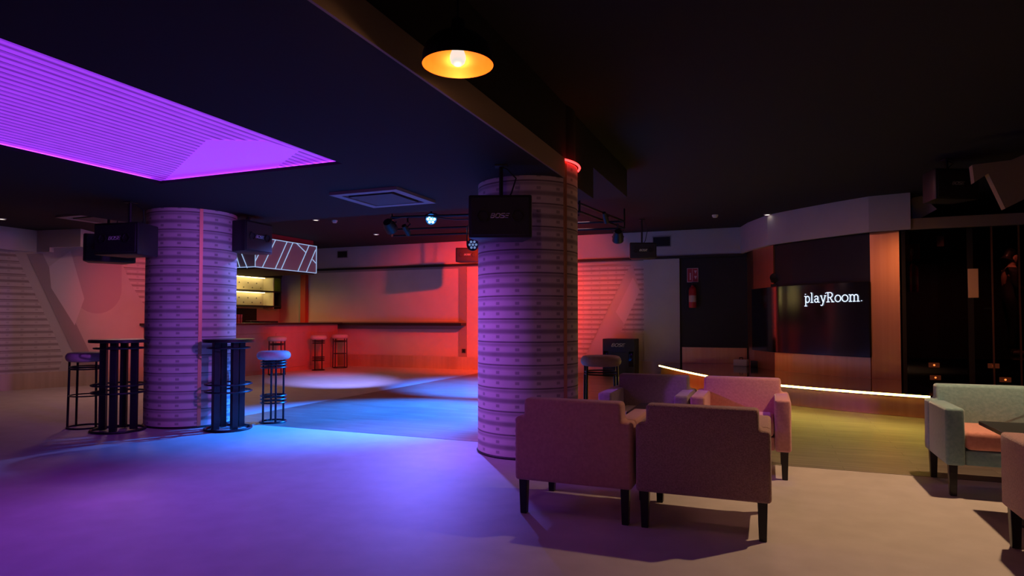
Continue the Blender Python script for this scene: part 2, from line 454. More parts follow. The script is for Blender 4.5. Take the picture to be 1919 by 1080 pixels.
# playRoom screen
scr = empty('display_screen', (.7, 12.0, .6), 0, 'curved glossy black screen above the stage bearing a glowing white name', 'screen')
sp = catmull([(-.30, 13.36), (.06, 12.58), (.35, 12.26), (.64, 11.98), (1.05, 11.62), (1.46, 11.33)], 5)
sp = [(p.x, p.y) for p in sp]
M_screen = mat('screen_glass', (.010, .009, .012), .12, 0., Specular_IOR_Level=.9)
loc0(ribbon('panel', sp, .62, 1.80, .05, M_screen, scr, smooth=True), scr)
# lettering strokes, unit = x height
def arc(cx, cy, rx, ry, a0, a1, n=12): return [(cx + rx * math.cos(R(a0 + (a1 - a0) * i / n)), cy + ry * math.sin(R(a0 + (a1 - a0) * i / n))) for i in range(n + 1)]
def glyph(ch):
    if ch == 'p': return [[(.2, 1), (.2, -.55)], [(0, -.55), (.42, -.55)], [(.0, 1), (.2, 1)], arc(.55, .5, .36, .5, 0, 360, 20)[:-1] + [(.91, .5)], [(.12, 1.32), (.2, 1.36)]], 1.15
    if ch == 'l': return [[(.2, 1.5), (.2, 0)], [(0, 0), (.42, 0)], [(.02, 1.5), (.2, 1.5)]], .6
    if ch == 'a': return [arc(.42, .68, .3, .32, 160, 0, 10) + [(.72, .15), (.8, .0), (1.0, 0)], arc(.42, .28, .31, .28, 0, 360, 18)], 1.15
    if ch == 'y': return [[(.12, 1), (.5, 0)], [(.88, 1), (.42, -.3)] + arc(.22, -.32, .2, .2, 0, -140, 8), [(0, 1), (.26, 1)], [(.72, 1), (1.02, 1)], [(.92, 1.36), (1.0, 1.38)]], 1.1
    if ch == 'R': return [[(.25, 1.45), (.25, 0)], [(.02, 1.45), (.6, 1.45)] + arc(.6, 1.07, .38, .38, 90, -90, 10) + [(.25, .69)], [(.6, .69), (1.02, 0)], [(0, 0), (.5, 0)], [(.85, 0), (1.25, 0)]], 1.38
    if ch == 'o': return [arc(.5, .5, .46, .5, 0, 360, 22)], 1.12
    if ch == 'm': return [[(.2, 1), (.2, 0)], [(.0, 1), (.2, 1)], [(.2, .6)] + arc(.5, .68, .28, .32, 170, 0, 8) + [(.78, 0)], [(.78, .6)] + arc(1.06, .68, .28, .32, 170, 0, 8) + [(1.34, 0)], [(0, 0), (.42, 0)], [(.6, 0), (.98, 0)], [(1.16, 0), (1.56, 0)]], 1.7
    if ch == '.': return [[(.12, .06), (.2, .06)]], .3
    if ch == 'B': return [[(0, 0), (0, 1), (.6, 1), (.75, .85), (.75, .65), (.6, .52), (0, .52)], [(.6, .52), (.8, .38), (.8, .15), (.62, 0), (0, 0)]], 1.15
    if ch == 'O': return [[(.15, 0), (0, .15), (0, .85), (.15, 1), (.75, 1), (.9, .85), (.9, .15), (.75, 0), (.15, 0)]], 1.2
    if ch == 'S': return [[(.85, 1), (.1, 1), (0, .9), (0, .62), (.1, .52), (.75, .48), (.85, .38), (.85, .1), (.75, 0), (0, 0)]], 1.15
    if ch == 'E': return [[(.8, 1), (0, 1), (0, 0), (.8, 0)], [(0, .5), (.7, .5)]], 1.1
def write(txt, fn, size, r, name, m, parent, n=5):
    """fn(x, y) -> Vector in world, x,y in metres along the writing"""
    x = 0; obs = []; tot = sum(glyph(c)[1] for c in txt)
    b = MB()
    for ch in txt:
        gs, w = glyph(ch)
        for g in gs: b.tube([fn((x + gx - tot / 2) * size, gy * size) for gx, gy in g], r, n)
        x += w
    return b.build(name, m, parent)
# screen position as a function of horizontal run
lenp = [0]
for a, c in zip(sp, sp[1:]): lenp.append(lenp[-1] + math.hypot(c[0] - a[0], c[1] - a[1]))
def on_screen(s):
    s = max(0, min(s, lenp[-1] - 1e-4))
    for i in range(len(sp) - 1):
        if s <= lenp[i + 1]:
            t = (s - lenp[i]) / (lenp[i + 1] - lenp[i]); a, c = Vector(sp[i]), Vector(sp[i + 1]); p = a.lerp(c, t); d = (c - a).normalized()
            return p + Vector((d.y, -d.x)) * .014
def run_at(px):
    best = min(range(400), key=lambda k: abs(px - project(Vector((*on_screen(lenp[-1] * k / 399), 1.5)))[0])); return lenp[-1] * best / 399
def project(v):
    v = v - Vector((0, 0, H)); c, s = math.cos(-YAW), math.sin(-YAW)
    x = v.x * c - v.y * s; y = v.x * s + v.y * c; z = v.z
    f = y * math.cos(PITCH) + z * math.sin(PITCH); u = -y * math.sin(PITCH) + z * math.cos(PITCH)
    return 959.5 + F * x / f, CY0 - F * u / f
s0, s1 = run_at(1508), run_at(1616)
tot = sum(glyph(c)[1] for c in 'playRoom.')
sz = (s1 - s0) / tot
mid = (s0 + s1) / 2
pm = on_screen(mid); Dm = math.hypot(pm.x, pm.y)
zb = onD(1560, 566, pm.y * math.cos(YAW) - pm.x * math.sin(YAW)).z
def fs(x, y):
    p = on_screen(mid + x); return Vector((p.x, p.y, zb + y * 1.0))
loc0(write('playRoom.', fs, sz, .0075, 'lettering', E_white, scr, 6), scr)

# ================================================================ PILLARS
def pillar(px_strip, c, r, top, label, strip_top):
    e = empty('pillar', (c[0], c[1], 0), 0, label, 'pillar')
    b = MB(); n = 72
    b.lathe([(r, 0.0), (r, top)], n)
    b.build('shaft', M_cyl, e)
    b = MB(); b.ring((0, 0, .012), r - .001, .012, 60, 6); b.build('base_trim', M_dark, e)
    rr = ray(px_strip, 600); d = Vector((rr.x, rr.y)); d.normalize(); cc = Vector(c)
    t = d.dot(cc); perp2 = cc.length_squared - t * t; hit = d * (t - math.sqrt(max(0, r * r - perp2))); a = math.atan2(hit.y - c[1], hit.x - c[0])
    b = MB(); w = .018
    pts = [Vector(((r + .008) * math.cos(a + k * w / r), (r + .008) * math.sin(a + k * w / r), .02)) for k in (-1, 0, 1)] + [Vector(((r - .004) * math.cos(a + k * w / r), (r - .004) * math.sin(a + k * w / r), .02)) for k in (1, 0, -1)]
    b.prism(pts, (0, 0, strip_top - .02)); b.build('copper_strip', M_stripcu, e)
    return e, a
P1 = (-6.318, 5.611); R1 = .483
P2 = (-2.077, 5.585); R2 = .463
p1, _ = pillar(375, P1, R1, Z_LOW, 'round pillar on the left in tape-pattern wallpaper, between the two high tables', Z_LOW)
p2, a2 = pillar(1059, P2, R2, 2.60, 'round wallpapered pillar in the centre, behind the pink armchair', 2.60)
# red light ring round the right half of the central pillar's head
b = MB(); b.ring((0, 0, 0), R2 + .02, .010, 20, 6, R(-28), R(75))
o = b.build('light_ring', E_red, loc=(P2[0], P2[1], 2.61)); tag(o, 'thin red glowing light ring curving round the head of the central pillar', 'led strip')
b = MB(); b.lathe([(R2 - .02, 2.60), (R2 - .02, Z_HI)], 48, (P2[0], P2[1], 0)); b.box(0, 0, 0, 0, 0, 0) if False else None
o = b.build('column_neck', M_black, p2); o.location = (-P2[0], -P2[1], 0)

# ================================================================ ARMCHAIRS
def armchair(fab, seatfab, loc, rz, label, grp=None):
    e = empty('armchair', loc, rz, label, 'armchair', grp)
    W, Dp = .365, .325
    b = MB()
    poly = [(-W, .21), (W, .21), (W, .60), (.305, .60), (.305, .715), (-.305, .715), (-.305, .60), (-W, .60)]
    vs = [Vector((x, -Dp, z)) for x, z in poly]; top = []
    n = len(poly)
    vs2 = [Vector((x, -Dp + .15 - (.03 if z > .62 else 0), z)) for x, z in poly]
    b.add(vs + vs2, [tuple(range(n))[::-1], tuple(range(n, 2 * n))] + [(i, (i + 1) % n, n + (i + 1) % n, n + i) for i in range(n)])
    b.build('backrest', fab, e, .022, 3)
    for s in (-1, 1):
        b = MB(); b.box(min(s * .25, s * W), max(s * .25, s * W), -Dp + .15, Dp, .21, .60); b.build('arm', fab, e, .02, 3)
    b = MB(); b.box(-.249, .249, -Dp + .15, Dp - .015, .215, .315); b.build('seat_base', fab, e, .01, 2)
    b = MB(); b.box(-.247, .247, -Dp + .152, Dp - .0, .318, .445); b.build('seat_cushion', seatfab, e, .035, 4)
    for sx in (-1, 1):
        for sy in (-1, 1):
            b = MB(); b.taper(sx * .318, sy * .277, 0, .213, .020, .026); b.build('leg', M_leg, e, .003, 1)
    return e
armchair(M_pink, M_pink, (-1.108, 4.045, 0), 0, 'pink velvet armchair seen from behind, nearest the wallpapered pillar')
armchair(M_taupe, M_taupe, (-.358, 4.045, 0), 0, 'brown-mauve textured armchair seen from behind, right of the pink one')
armchair(M_mauve, M_mauve, (-.955, 5.535, 0), PI, 'greyish purple armchair facing the viewer in front of the black stool')
armchair(M_pink, M_pink, (-.215, 5.535, 0), PI, 'pink armchair facing the viewer, in front of the curved lit stage')
armchair(M_teal, M_coral, (1.478, 5.50, 0), PI, 'teal velvet armchair with a coral seat cushion')
armchair(M_taupe, M_taupe, (1.515, 3.875, 0), 0, 'taupe armchair cut by the right edge of the photo, opposite the teal one')
# low tables
def low_table(loc, label, s=.31):
    e = empty('low_table', loc, 0, label, 'table')
    b = MB(); b.box(-s, s, -s, s, .525, .55); b.build('table_top', M_leg, e, .003, 1)
    b = MB(); b.tube([(0, 0, .02), (0, 0, .526)], .03, 16); b.build('column', M_steel, e)
    b = MB(); b.lathe([(0, .0), (.235, 0), (.24, .006), (.232, .014), (.05, .024), (0, .024)], 40); b.build('base_disc', M_steel, e)
    return e
low_table((1.56, 4.66, 0), 'square black low table beside the coral seat cushion of the teal armchair')
low_table((-.66, 4.79, 0), 'square black low table between the four central armchairs', .28)

# ================================================================ HIGH TABLES
def high_table(loc, rz, label, r=.27):
    e = empty('high_table', loc, rz, label, 'bar table', 'high tables by the left pillar')
    b = MB(); b.lathe([(0, .955), (r + .015, .955), (r + .02, .96), (r + .02, .985), (r + .015, .99), (0, .99)], 48); b.build('table_top', M_leg, e)
    for k in range(4):
        a = PI / 4 + k * PI / 2
        M = Matrix.Rotation(a, 4, 'Z') @ Matrix.Translation((r * .56, 0, 0))
        b = MB(); b.box(-.032, .032, -.032, .032, .012, .956, M); b.build('post', M_steel, e, .003, 1)
    for z, rr, tr in ((.895, r - .02, .009), (.50, r, .010), (.42, r, .010)):
        b = MB(); b.ring((0, 0, z), rr - .012, tr, 44, 8); b.build('ring', M_steel, e)
    b = MB(); b.ring((0, 0, .014), r - .012, .014, 44, 8); b.build('base_ring', M_steel, e)
    for k in range(4):
        a = PI / 4 + k * PI / 2
        for z, q in ((.014, r), (.42, r), (.50, r), (.895, r - .02)):
            MB().tube([(r * .56 * math.cos(a), r * .56 * math.sin(a), z), ((q - .012) * math.cos(a), (q - .012) * math.sin(a), z)], .007, 6).build('ring_bracket', M_steel, e)
    return e
high_table((-6.57, 4.90, 0), R(-10), 'round black high table left of the left pillar, beside the wide stool')
high_table((-5.53, 5.41, 0), R(25), 'round black high table in front of the left pillar, on its right side', .25)

# ================================================================ STOOLS
def cushion(r, z0, z1):
    prof = [(0, z0)]; n = 6; h = (z1 - z0) / 2; k = .045
    for i in range(n + 1):
        a = -PI / 2 + PI * i / n; prof.append((r - k + k * math.cos(a), z0 + h + h * math.sin(a)))
    prof.append((0, z1 + .006)); return prof
def stool_wide(loc, rz, label, grp=None):
    e = empty('bar_stool', loc, rz, label, 'bar stool', grp)
    b = MB(); b.lathe(cushion(.205, .735, .84), 36); b.build('seat', M_stool, e)
    for k in range(4):
        a = R(45) + k * PI / 2; a += R(22) * (1 if k % 2 else -1)
        b = MB(); b.tube([(.175 * math.cos(a), .175 * math.sin(a), .008), (.165 * math.cos(a), .165 * math.sin(a), .738)], .012, 8); b.build('leg', M_steel, e)
    for z, rr in ((.68, .158), (.655, .158), (.36, .165)):
        b = MB(); b.ring((0, 0, z), rr, .008, 36, 6); b.build('ring', M_steel, e)
    b = MB(); b.ring((0, 0, .010), .178, .010, 36, 6); b.build('base_ring', M_steel, e)
    return e
def stool_slim(loc, rz, label, grp=None):
    e = empty('bar_stool', loc, rz, label, 'bar stool', grp)
    b = MB(); b.lathe(cushion(.19, .735, .835), 36); b.build('seat', M_stool, e)
    for k in range(4):
        a = R(45) + k * PI / 2
        b = MB(); b.tube([(.115 * math.cos(a), .115 * math.sin(a), .008), (.115 * math.cos(a), .115 * math.sin(a), .738)], .012, 8); b.build('leg', M_steel, e)
    for z in (.71, .68, .645, .315, .275, .235):
        b = MB(); b.ring((0, 0, z), .142, .009, 36, 6); b.build('ring', M_steel, e)
    for z in (.71, .315):      # cross bars that carry the rings
        for q in (0, 1):
            b = MB(); a = R(45) + q * PI / 2; b.tube([(-.14 * math.cos(a), -.14 * math.sin(a), z), (.14 * math.cos(a), .14 * math.sin(a), z)], .006, 6); b.build('cross_bar', M_steel, e)
    b = MB(); b.ring((0, 0, .010), .145, .010, 36, 6); b.build('base_ring', M_steel, e)
    return e
sA = stool_wide((-7.10, 4.91, 0), R(20), 'wide black-framed bar stool at the far left, beside the high table')
sB = stool_slim((-5.42, 5.98, 0), R(10), 'slim ringed bar stool with lavender-lit seat, right of the left pillar')
copy_tree(sA, (-1.58, 6.37, 0), R(25), 'bar stool standing behind the armchairs, right of the central pillar')
BG = 'bar stools along the bar'
for o, (x, y), lab, rz in ((sA, (-10.02, 11.15), 'bar stool at the bar front, directly behind the slim stool', 5), (sB, (-9.98, 12.5), 'ringed bar stool at the bar, second from the right end', 40), (sA, (-10.0, 13.35), 'bar stool at the far right end of the bar', 10)):
    c = copy_tree(o, (x, y, 0), R(rz), lab); c['group'] = BG

# ================================================================ BAR
bar = empty('bar_counter', (-10.9, 11, 0), 0, 'long bar counter with red-lit wooden front and thin black top', 'bar counter')
BY0, BY1, BX0, BX1 = 8.95, 13.75, -11.0, -10.38
b = MB(); b.box(-11.35, BX1 + .12, BY0 - .08, BY0 + .6, 1.09, 1.135); b.box(BX0, BX1 + .12, BY0 + .6, BY1 + .04, 1.09, 1.135); loc0(b.build('worktop', M_bartop, bar, smooth=False), bar)
b = MB(); b.box(BX0, BX1, BY0 + .02, BY1, .0, 1.088); loc0(b.build('body', M_barfront, bar, smooth=False), bar)
b = MB()
for y in (10.2, 11.5, 12.8):
    b.box(BX1, BX1 + .012, y + .04, y + 1.0 if y < 12.8 else BY1 - .03, .08, .85)
    pass
for y in (9.1, 10.3, 11.5, 12.7):
    o = MB().box(BX1, BX1 + .012, y, y + 1.0, .10, .9).build('front_panel', M_barfront, bar, .004, 1); loc0(o, bar)
b = MB(); b.box(-11.33, BX1, BY0, BY0 + .02, 0, 1.088); loc0(b.build('end_panel', M_ply, bar, smooth=False), bar)
# drinks ledge on the far wall
e = empty('wall_shelf', (-8.9, YF, 1.1), 0, 'long black drinks ledge fixed along the far red-lit wall', 'shelf')
b = MB(); b.box(-10.95, -6.83, YF - .32, YF - .036, 1.06, 1.13); loc0(b.build('ledge', M_bartop, e, .004, 1), e)
b = MB(); b.box(-10.95, -6.83, YF - .06, YF - .036, .97, 1.06); loc0(b.build('back_rail', M_walldk, e, smooth=False), e)
# canopy with neon lines
XC = -10.2; YC0, YC1, ZC0, ZC1 = 10.66, 12.66, 2.31, 3.0
can = empty('bar_canopy', (XC - .5, 11.6, ZC0), 0, 'hanging canopy over the bar, grey panels crossed by pale blue neon lines', 'canopy')
b = MB(); b.box(-12.15, XC, YC0, YC1, ZC0 + .02, ZC1); loc0(b.build('box', M_glassy, can, smooth=False), can)
b = MB(); b.box(-12.12, XC - .05, YC0 + .05, YC1 - .05, ZC1, Z_HI); loc0(b.build('top_board', mat('red_lit_gap', (.35, .03, .05), .6), can, smooth=False), can)  # red light in the gap over the canopy put into the board colour
b = MB(); b.box(-12.12, XC - .03, YC0 + .03, YC1 - .03, ZC0 - .005, ZC0 + .02); loc0(b.build('underside', M_dark, can, smooth=False), can)
def cp(x, y): return (400 + x / 6, 400 + y / 6)
lines = [((600, 280), (470, 540)), ((700, 290), (550, 620)), ((830, 315), (695, 635)), ((895, 330), (762, 640)), ((1075, 365), (950, 665)), ((1150, 410), (1045, 670)), ((935, 330), (1040, 440)), ((1115, 520), (1150, 560))]
for a, c in lines:
    A, C = onX(*cp(*a), XC + .008), onX(*cp(*c), XC + .008)
    for v in (A, C): v.z = min(max(v.z, ZC0 + .03), ZC1 - .01); v.y = min(max(v.y, YC0), YC1)
    loc0(MB().tube([A, C], .0075, 6).build('neon_line', E_neon, can), can)
for a, c in (((YC0, ZC1 - .01), (YC1, ZC1 - .01)), ((YC0, ZC0 + .03), (YC1, ZC0 + .03)), ((YC1, ZC0 + .03), (YC1, ZC1)), ((YC0, ZC0 + .03), (YC0, ZC1))):
    loc0(MB().tube([(XC + .008, a[0], a[1]), (XC + .008, c[0], c[1])], .007, 6).build('neon_line', E_neon, can), can)
for a, c in (((320, 465), (380, 615)), ((262, 500), (295, 605))):
    A, C = onY(*cp(*a), YC0 - .008), onY(*cp(*c), YC0 - .008)
    d = (A - C).normalized(); A = C + d * (ZC1 - .03 - C.z) / d.z
    loc0(MB().tube([A, C], .0075, 6).build('neon_line', E_neon, can), can)
loc0(MB().tube([(-12.1, YC0 - .008, ZC0 + .03), (XC, YC0 - .008, ZC0 + .03)], .007, 6).build('neon_line', E_neon, can), can)
# back bar shelving
bb = empty('back_bar_shelf', (XB + .2, 12.3, 0), 0, 'back bar shelving unit with two bright yellow lit shelves', 'shelf')
S0, S1, SX = 11.0, 13.75, XB + .38
zz = (1.56, 1.95, 2.34)
b = MB(); b.box(XB + .01, XB + .03, S0, S1, 1.50, 2.6); loc0(b.build('back_panel', M_yellowp, bb, smooth=False), bb)
for z in zz: loc0(MB().box(XB + .03, SX, S0, S1, z - .02, z + .02).build('board', M_dark, bb, smooth=False), bb)
for y in (S0, 13.45, S1 - .03):
    loc0(MB().box(XB + .03, SX - .01, y, y + .03, 1.5, 2.36).build('upright', M_dark if y != 13.45 else M_yellowp, bb, smooth=False), bb)
for z in zz[1:]: loc0(MB().box(XB + .10, XB + .13, S0 + .05, 13.4, z - .035, z - .022).build('shelf_light', E_shelf, bb, smooth=False), bb)
loc0(MB().box(XB + .035, XB + .05, 13.5, 13.7, zz[1] + .03, zz[2] - .03).build('lit_cubby', E_shelfc, bb, smooth=False), bb)
b = MB(); b.box(XB + .03, SX + .02, S0, S1, 2.36, 2.62); loc0(b.build('header', M_dark, bb, smooth=False), bb)
for zr in (1.70, 1.78, 2.08, 2.16):
    for k in range(9):
        pass
b = MB(); b.box(XB + .03, XB + .55, 10.2, 13.72, 0, .98); b.box(XB + .03, XB + .05, 10.2, 13.2, .98, 1.5); loc0(b.build('lower_cabinet', M_dark, bb, smooth=False), bb)
# stud buttons on the quilted back panel
for zr, off in ((1.66, 0), (1.78, .15), (2.05, 0), (2.17, .15)):
    for k in range(8):
        y = S0 + .25 + off + k * .3
        if y > 13.35: continue
        loc0(MB().lathe([(0, .018), (.016, .012), (.02, 0)], 10, M=Matrix.Translation((XB + .03, y, zr)) @ Matrix.Rotation(PI / 2, 4, 'Y')).build('stud', M_chrome, bb), bb)
# things on the bar
b = MB(); b.box(-.13, .13, -.3, .3, 0, .04)
o = b.build('drip_tray', M_plas, None, .005, 1, loc=onZ(497, 603, 1.136)); o.location = (-10.75, 11.55, 1.136); tag(o, 'black drip tray lying on the bar behind the canopy edge', 'tray')
b = MB(); b.box(-.10, .10, -.42, .1, 0, .012); o = b.build('bar_towel', mat('towel', (.5, .3, .3), .9), None, .004, 1, loc=(-10.75, 11.5, 1.177)); tag(o, 'folded pinkish bar towel lying flat on the black tray', 'towel')
glass0 = None
for k, (dx, dy, dz) in enumerate(((0, 0, 0), (.0, .075, 0), (0, .15, 0), (.0, 0, .095), (.0, .075, .095), (0, .15, .095))):
    p = (-10.74 + dx, 10.68 + dy, 1.136 + dz)
    lab = 'stacked red-lit tumbler on the bar, %s row, %s' % ('upper' if dz else 'lower', ('left', 'middle', 'right')[k % 3])
    if glass0 is None:
        mg = mat('red_lit_glass', (.75, .12, .12), .15, 0., Emission_Color=(1, .1, .1, 1), Emission_Strength=0.0)  # red light on the tumblers put into the glass colour
        glass0 = MB().lathe([(0, .0), (.028, 0), (.034, .09), (.031, .09), (.026, .008), (0, .008)], 18).build('tumbler', mg, loc=p); g = glass0
    else:
        g = glass0.copy(); COL.objects.link(g); g.location = p
    tag(g, lab, 'glass', 'tumblers stacked on the bar')

# ================================================================ SPEAKERS
def speaker(loc, rz, label, w=.56, h=.34, d=.34, hang=None, tilt=0, ztop=None, grp='wall speakers'):
    e = empty('loudspeaker', loc, rz, label, 'loudspeaker')
    # local: front faces -Y
    w2 = w * .36
    poly = [(-w / 2, -d / 2), (w / 2, -d / 2), (w / 2, -d / 2 + .06), (w2, d / 2), (-w2, d / 2), (-w / 2, -d / 2 + .06)]
    MB().prism([Vector((x, y, -h / 2)) for x, y in poly], (0, 0, h)).build('cabinet', M_plas, e, .014, 2)
    MB().box(-w / 2 + .02, w / 2 - .02, -d / 2 - .010, -d / 2 + .004, -h / 2 + .02, h / 2 - .02).build('grille', M_grille, e, .004, 1)
    for s in (-1, 1):
        M = Matrix.Translation((s * w * .27, -d / 2 - .012, 0)) @ Matrix.Rotation(PI / 2, 4, 'X')
        MB().lathe([(.052, 0), (.052, .008), (.044, .010), (.040, -.006), (0, -.006)], 6, M=M).build('port', M_plas, e)
    def f(x, y): return Vector((x + y * .35, -d / 2 - .014, y - .012))
    write('BOSE', f, .032, .0045, 'logo', M_logo, e, 4)
    if hang:
        zt = ztop - loc[2]
        b = MB(); b.box(-.022, .022, -.03, .03, h / 2 - .005, h / 2 + .012); b.tube([(0, 0, h / 2), (0, 0, zt)], .016, 8); b.box(-.05, .05, -.05, .05, zt - .012, zt)
        b.build('ceiling_bracket', M_plas, e)
        b = MB(); b.tube([(.03, .1, h / 2 - .01), (.08, .1, h / 2 + .06), (.12, .05, (h / 2 + zt) / 2 + .04), (.05, .02, zt - .03), (0, 0, zt - .01)], .007, 6); b.build('cable', M_plas, e)
    return e
c = onD(243, 451, 6.75); speaker(c, R(8), 'loudspeaker in front of the left pillar with purple light on its side', hang=True, ztop=Z_LOW, w=.55, h=.33, d=.36)
c = onD(203, 468, 8.1); speaker(c, R(62), 'dark loudspeaker partly hidden behind the one on the left pillar', hang=True, ztop=Z_MID)
c = onD(466, 446, 7.7); speaker(c, R(95), 'loudspeaker on the right of the left pillar, its side lit blue', hang=True, ztop=Z_MID, w=.5, h=.37, d=.30)
c = onD(939, 411, 5.15); speaker(c, R(20), 'black loudspeaker hanging in front of the central pillar', hang=True, ztop=Z_LOW, w=.50, h=.34, d=.30)
c = onD(877, 479, 13.6); speaker(c, R(22), 'small distant loudspeaker on the far wall just left of the central pillar', hang=True, ztop=Z_HI, w=.5, h=.30, d=.3)
c = onD(1203, 471, 12.2); speaker(c, R(20), 'loudspeaker hung high before the far wall, right of the central pillar', hang=True, ztop=Z_HI, w=.5, h=.30, d=.3)
c = onD(1775, 350, 7.6); speaker(c, R(24), 'barely visible black loudspeaker under the ceiling at upper right', hang=True, ztop=Z_HI, w=.52, h=.36, d=.34)
# floor subwoofer
c = onD(1177, 668, 14.0)
e = empty('subwoofer', (-2.95, 13.66, 0), 0, 'tall black floor subwoofer with silver logo beside the far wall', 'loudspeaker')
MB().box(-.34, .34, -.25, .25, 0, .80).build('cabinet', M_plas, e, .012, 2)
MB().box(-.16, .16, -.262, -.249, .06, .52).build('grille', M_grille, e, .003, 1)
for s in (-1, 1): MB().box(s * .27 - .05, s * .27 + .05, -.262, -.249, .22, .54).build('port', M_gloss, e, .01, 2)
write('BOSE', lambda x, y: Vector((x + y * .4, -.262, .64 + y)), .062, .008, 'logo', M_logo, e, 4)

# ================================================================ LIGHTING RIG
rig = empty('lighting_truss', onD(940, 415, 9.9), R(0), 'black pipe lighting rig hung from the ceiling behind the central pillar', 'truss')
rl = Vector(rig.location)
A = onD(735, 402, 9.8); B = onD(1086, 384, 9.3); C = onD(1170, 412, 11.0); Dd = onD(735, 420, 12.0)
zt = 2.78
A, B, C, Dd = [Vector((v.x, v.y, zt)) for v in (A, B, C, Dd)]
for a, c in ((A, B), (B, C), (C, Dd), (Dd, A)):
    for dz in (0, .12):
        MB().tube([a - rl + Vector((0, 0, dz)), c - rl + Vector((0, 0, dz))], .018, 8).build('pipe', M_steel, rig)
for v in (A, B, C, Dd): MB().tube([v - rl, Vector((v.x, v.y, Z_HI)) - rl], .015, 8).build('drop_rod', M_steel, rig)
MB().tube([A.lerp(B, t) - rl + Vector((0, 0, .04 * math.sin(t * 12) - .03)) for t in [i / 14 for i in range(15)]], .01, 6).build('cable', M_plas, rig)
def par(px, py, D, aim, label, lit=None, size=.085, name='par_light'):
    c = onD(px, py, D); e = empty(name, c, 0, label, 'stage light')
    d = (Vector(aim) - c).normalized(); M = d.to_track_quat('Z', 'Y').to_matrix().to_4x4()
    MB().lathe([(0, -.16), (size * .7, -.16), (size, -.06), (size * 1.05, .03), (size * .98, .03), (size * .95, -.02)], 24, M=M).build('can', M_plas, e)
    b = MB(); lens = MB().lathe([(0, -.012), (size * .94, -.015)], 24, M=M)
    lens.build('lens', M_gloss if lit is None else (E_lensblue if lit is E_blue else M_gloss), e)
    if name == 'par_light':
        for k in range(7):
            x, y = (0, 0) if k == 6 else (size * .58 * math.cos(k * PI / 3), size * .58 * math.sin(k * PI / 3))
            MB().lathe([(0, .006), (size * .2, .004), (size * .22, -.01)], 12, M=M @ Matrix.Translation((x, y, 0))).build('led', lit or M_chrome, e)
    up = max(.12, zt - c.z) if c.z < zt else .05
    b = MB(); b.tube([M @ Vector((-size * 1.1, 0, -.04)), Vector((-size * 1.1, 0, up * .6)), Vector((0, 0, up * .75)), Vector((size * 1.1, 0, up * .6)), M @ Vector((size * 1.1, 0, -.04))], .010, 6)
    b.tube([(0, 0, up * .75), (0, 0, max(up, zt - c.z + .02))], .014, 6)
    if label.startswith('round chrome'): b.tube([(0, 0, up), (0, 0, Z_HI - c.z)], .012, 6)
    b.build('yoke', M_steel, e)
    return e
par(808, 411, 9.7, (0, 0, 1.2), 'stage light with a glowing blue-white cluster of LEDs facing the viewer', E_blue)
par(886, 459, 9.5, (-2.0, 1.0, 0), 'round chrome stage light peeking out left of the central pillar', E_blued)
par(1158, 448, 10.6, (-3, 13, 0), 'black moving-head style stage light hanging right of the central pillar', None, .09, 'spotlight')
par(1136, 414, 10.0, (-2.2, 12.5, .2), 'slim silver-edged spotlight on the rig right of the central pillar', M_chrome, .04, 'spotlight')
par(733, 428, 9.9, (-6, 13, 0), 'dark stage light at the left end of the rig', None, .095, 'spotlight')
par(764, 436, 9.9, (-5.4, 12.5, 0), 'small reddish metal spotlight next to the dark stage light', M_chrome, .045, 'spotlight')

# ================================================================ CEILING FITTINGS
def cassette(z, cx, cy, label, rz=0):
    e = empty('air_cassette', (cx, cy, z), rz, label, 'air vent', 'ceiling air cassettes')
    b = MB()
    for (x0, x1, y0, y1) in ((-.46, .46, -.46, -.36), (-.46, .46, .36, .46), (-.46, -.36, -.36, .36), (.36, .46, -.36, .36)): b.box(x0, x1, y0, y1, -.03, 0)
    b.build('frame', M_vent, e, smooth=False)
    b = MB(); b.box(-.30, .30, -.30, .30, -.035, 0)
    b.build('grille', mat('grille_dk', (.08, .075, .08), .7) if not bpy.data.materials.get('grille_dk') else bpy.data.materials['grille_dk'], e, smooth=False)
    b = MB(); b.box(-.36, .36, -.36, .36, -.012, 0); b.build('flap', M_plas, e, smooth=False)
    return e
v = onZ(720, 374, Z_LOW - .03); ec = cassette(Z_LOW, v.x, v.y, 'square ceiling air cassette near the centre of the dropped ceiling'); ec.scale = (.83, .83, 1)
v = onZ(198, 413, Z_MID - .03); cassette(Z_MID, v.x, v.y, 'square ceiling air cassette above the left wall')
def wall_vent(px, py, Y, w, h, label):
    v = onY(px, py, Y); e = empty('wall_vent', v, 0, label, 'vent')
    b = MB()
    for (x0, x1, z0, z1) in ((-w, w, h - .02, h), (-w, w, -h, -h + .02), (-w, -w + .02, -h, h), (w - .02, w, -h, h)): b.box(x0, x1, -.012, .0, z0, z1)
    b.build('frame', M_vent, e, smooth=False)
    b = MB(); b.box(-w + .02, w - .02, -.006, -.001, -h + .02, h - .02)
    k = -h + .04
    while k < h - .03: b.box(-w + .02, w - .02, -.01, -.005, k, k + .008); k += .025
    b.build('louvres', M_dark, e, smooth=False)
wall_vent(642, 477, YF - .1, .17, .10, 'small grey vent grille on the far bulkhead left of centre')
wall_vent(1240, 453, YF - .1, .20, .12, 'vent grille on the bulkhead above the plain far wall')
